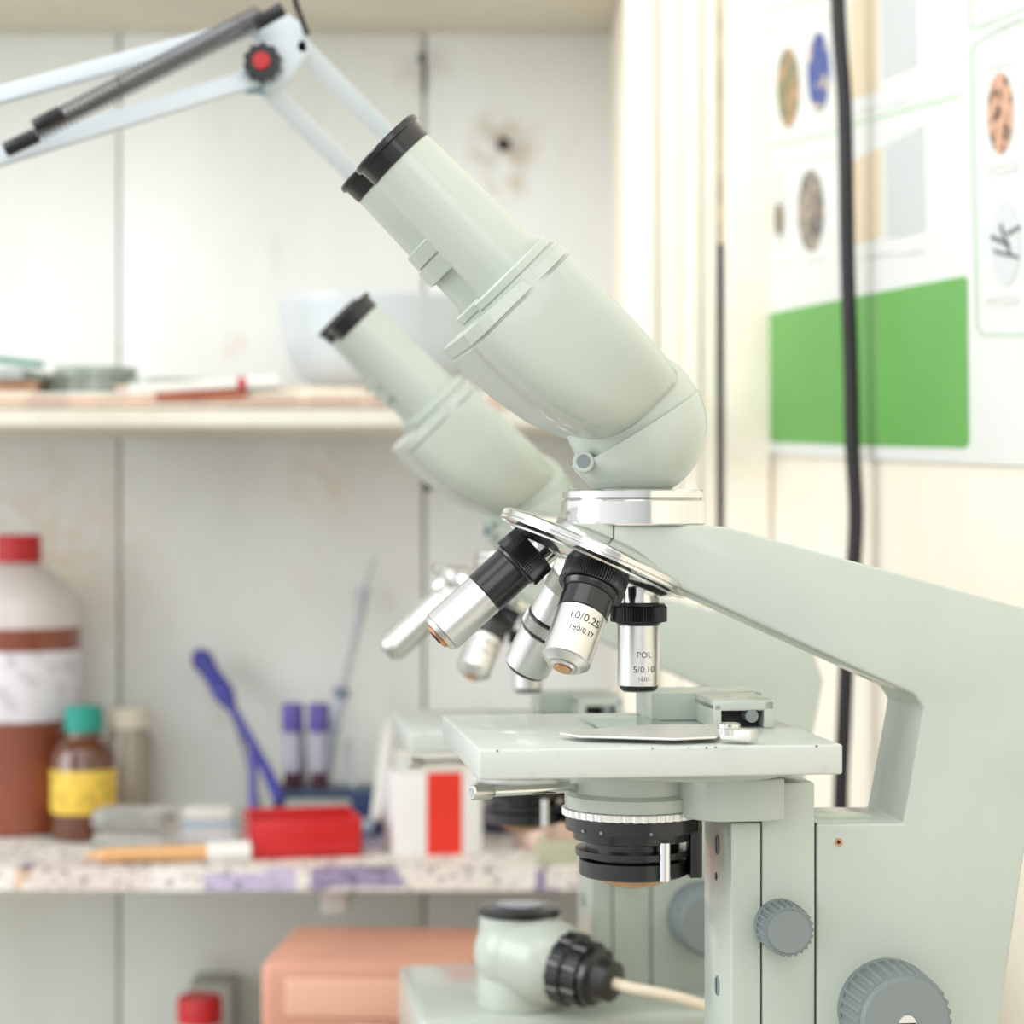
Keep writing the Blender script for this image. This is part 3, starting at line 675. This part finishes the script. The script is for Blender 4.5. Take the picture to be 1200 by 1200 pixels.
# ---------------- illuminator on the second microscope's foot
FZ=BZ-D2+0.0532
b=B('microscope_illuminator')
c=W(609,600,1.10); c.z=FZ
b.lathe(c,(0,0,1),[(0,0.0215),(0.002,0.022),(0.012,0.0215),(0.03,0.0212),(0.046,0.0205)],PAINT,56)
b.lathe(c,(0,0,1),[(0.046,0.0212),(0.0495,0.0212),(0.050,0.018)],BLACK,56)
b.lathe(c+Vector((0,0,0.0501)),(0,0,1),[(0,0.013),(0.001,0.012)],LENS,40)
p=c+Vector((-0.002,-0.004,0.0275)); d=Vector((0.78,-0.58,-0.13)).normalized()
b.sphere(p,0.0212,PAINT)
b.lathe(p,d,[(0,0.0208),(0.020,0.0212),(0.027,0.0205),(0.031,0.018)],PAINT,56)
b.lathe(p,d,[(0.030,0.0165),(0.031,0.0185),(0.038,0.0185),(0.039,0.0165),(0.047,0.0165)],BLACK,90,rib=0.05,ribw=3)
b.lathe(p,d,[(0.046,0.0145),(0.051,0.0145),(0.053,0.011),(0.060,0.010),(0.061,0.005)],BLACK,48)
e=p+d*0.060
b.tube([e-d*0.003,e+d*0.010,e+Vector((0.03,-0.010,-0.005)),e+Vector((0.055,-0.012,-0.012)),e+Vector((0.09,-0.02,-0.0185)),e+Vector((0.12,-0.03,-0.0185))],0.0028,mat('beige_cord',(222,210,188),0.6),12)
b.done()

# ---------------- light
def area(name,loc,target,sx,sy,power,col=(1,1,1)):
    l=bpy.data.lights.new(name,'AREA'); l.shape='RECTANGLE'; l.size=sx; l.size_y=sy; l.energy=power; l.color=col
    o=bpy.data.objects.new(name,l); bpy.context.scene.collection.objects.link(o); o.location=loc
    o.rotation_euler=(Vector(target)-Vector(loc)).to_track_quat('-Z','Y').to_euler()
area('window_daylight',(-1.9,0.5,1.75),(0.0,1.1,1.15),1.3,1.3,27,(0.98,0.99,1.0))
area('ceiling_light',(-0.3,0.0,2.5),(0,1.1,1.1),1.6,1.0,12,(1,0.995,0.98))
area('room_fill_light',(0.1,-1.4,1.9),(0.1,1.5,1.0),1.4,1.2,13,(0.99,0.99,1.0))  # unseen fill light added behind the camera
w=bpy.data.worlds.new('World'); bpy.context.scene.world=w; w.use_nodes=True; nt=w.node_tree
bg=nt.nodes['Background']; bg.inputs['Color'].default_value=(0.965,0.985,1.0,1)
tc=nt.nodes.new('ShaderNodeTexCoord'); sp=nt.nodes.new('ShaderNodeSeparateXYZ'); nt.links.new(tc.outputs['Generated'],sp.inputs[0])
mr=nt.nodes.new('ShaderNodeMapRange'); mr.inputs['From Min'].default_value=-1; mr.inputs['From Max'].default_value=0.8; mr.inputs['To Min'].default_value=1.3; mr.inputs['To Max'].default_value=0.42
nt.links.new(sp.outputs['X'],mr.inputs['Value']); nt.links.new(mr.outputs[0],bg.inputs['Strength'])

cam=bpy.data.cameras.new('camera'); co=bpy.data.objects.new('camera',cam); bpy.context.scene.collection.objects.link(co)
co.location=(0,0,H); co.rotation_euler=(math.radians(90),0,0); cam.lens=76; cam.sensor_width=36
cam.clip_start=0.05
cam.dof.use_dof=True; cam.dof.focus_distance=0.778; cam.dof.aperture_fstop=9.5
bpy.context.scene.camera=co
bpy.context.scene.view_settings.view_transform='Standard'
bpy.context.scene.view_settings.look='None'
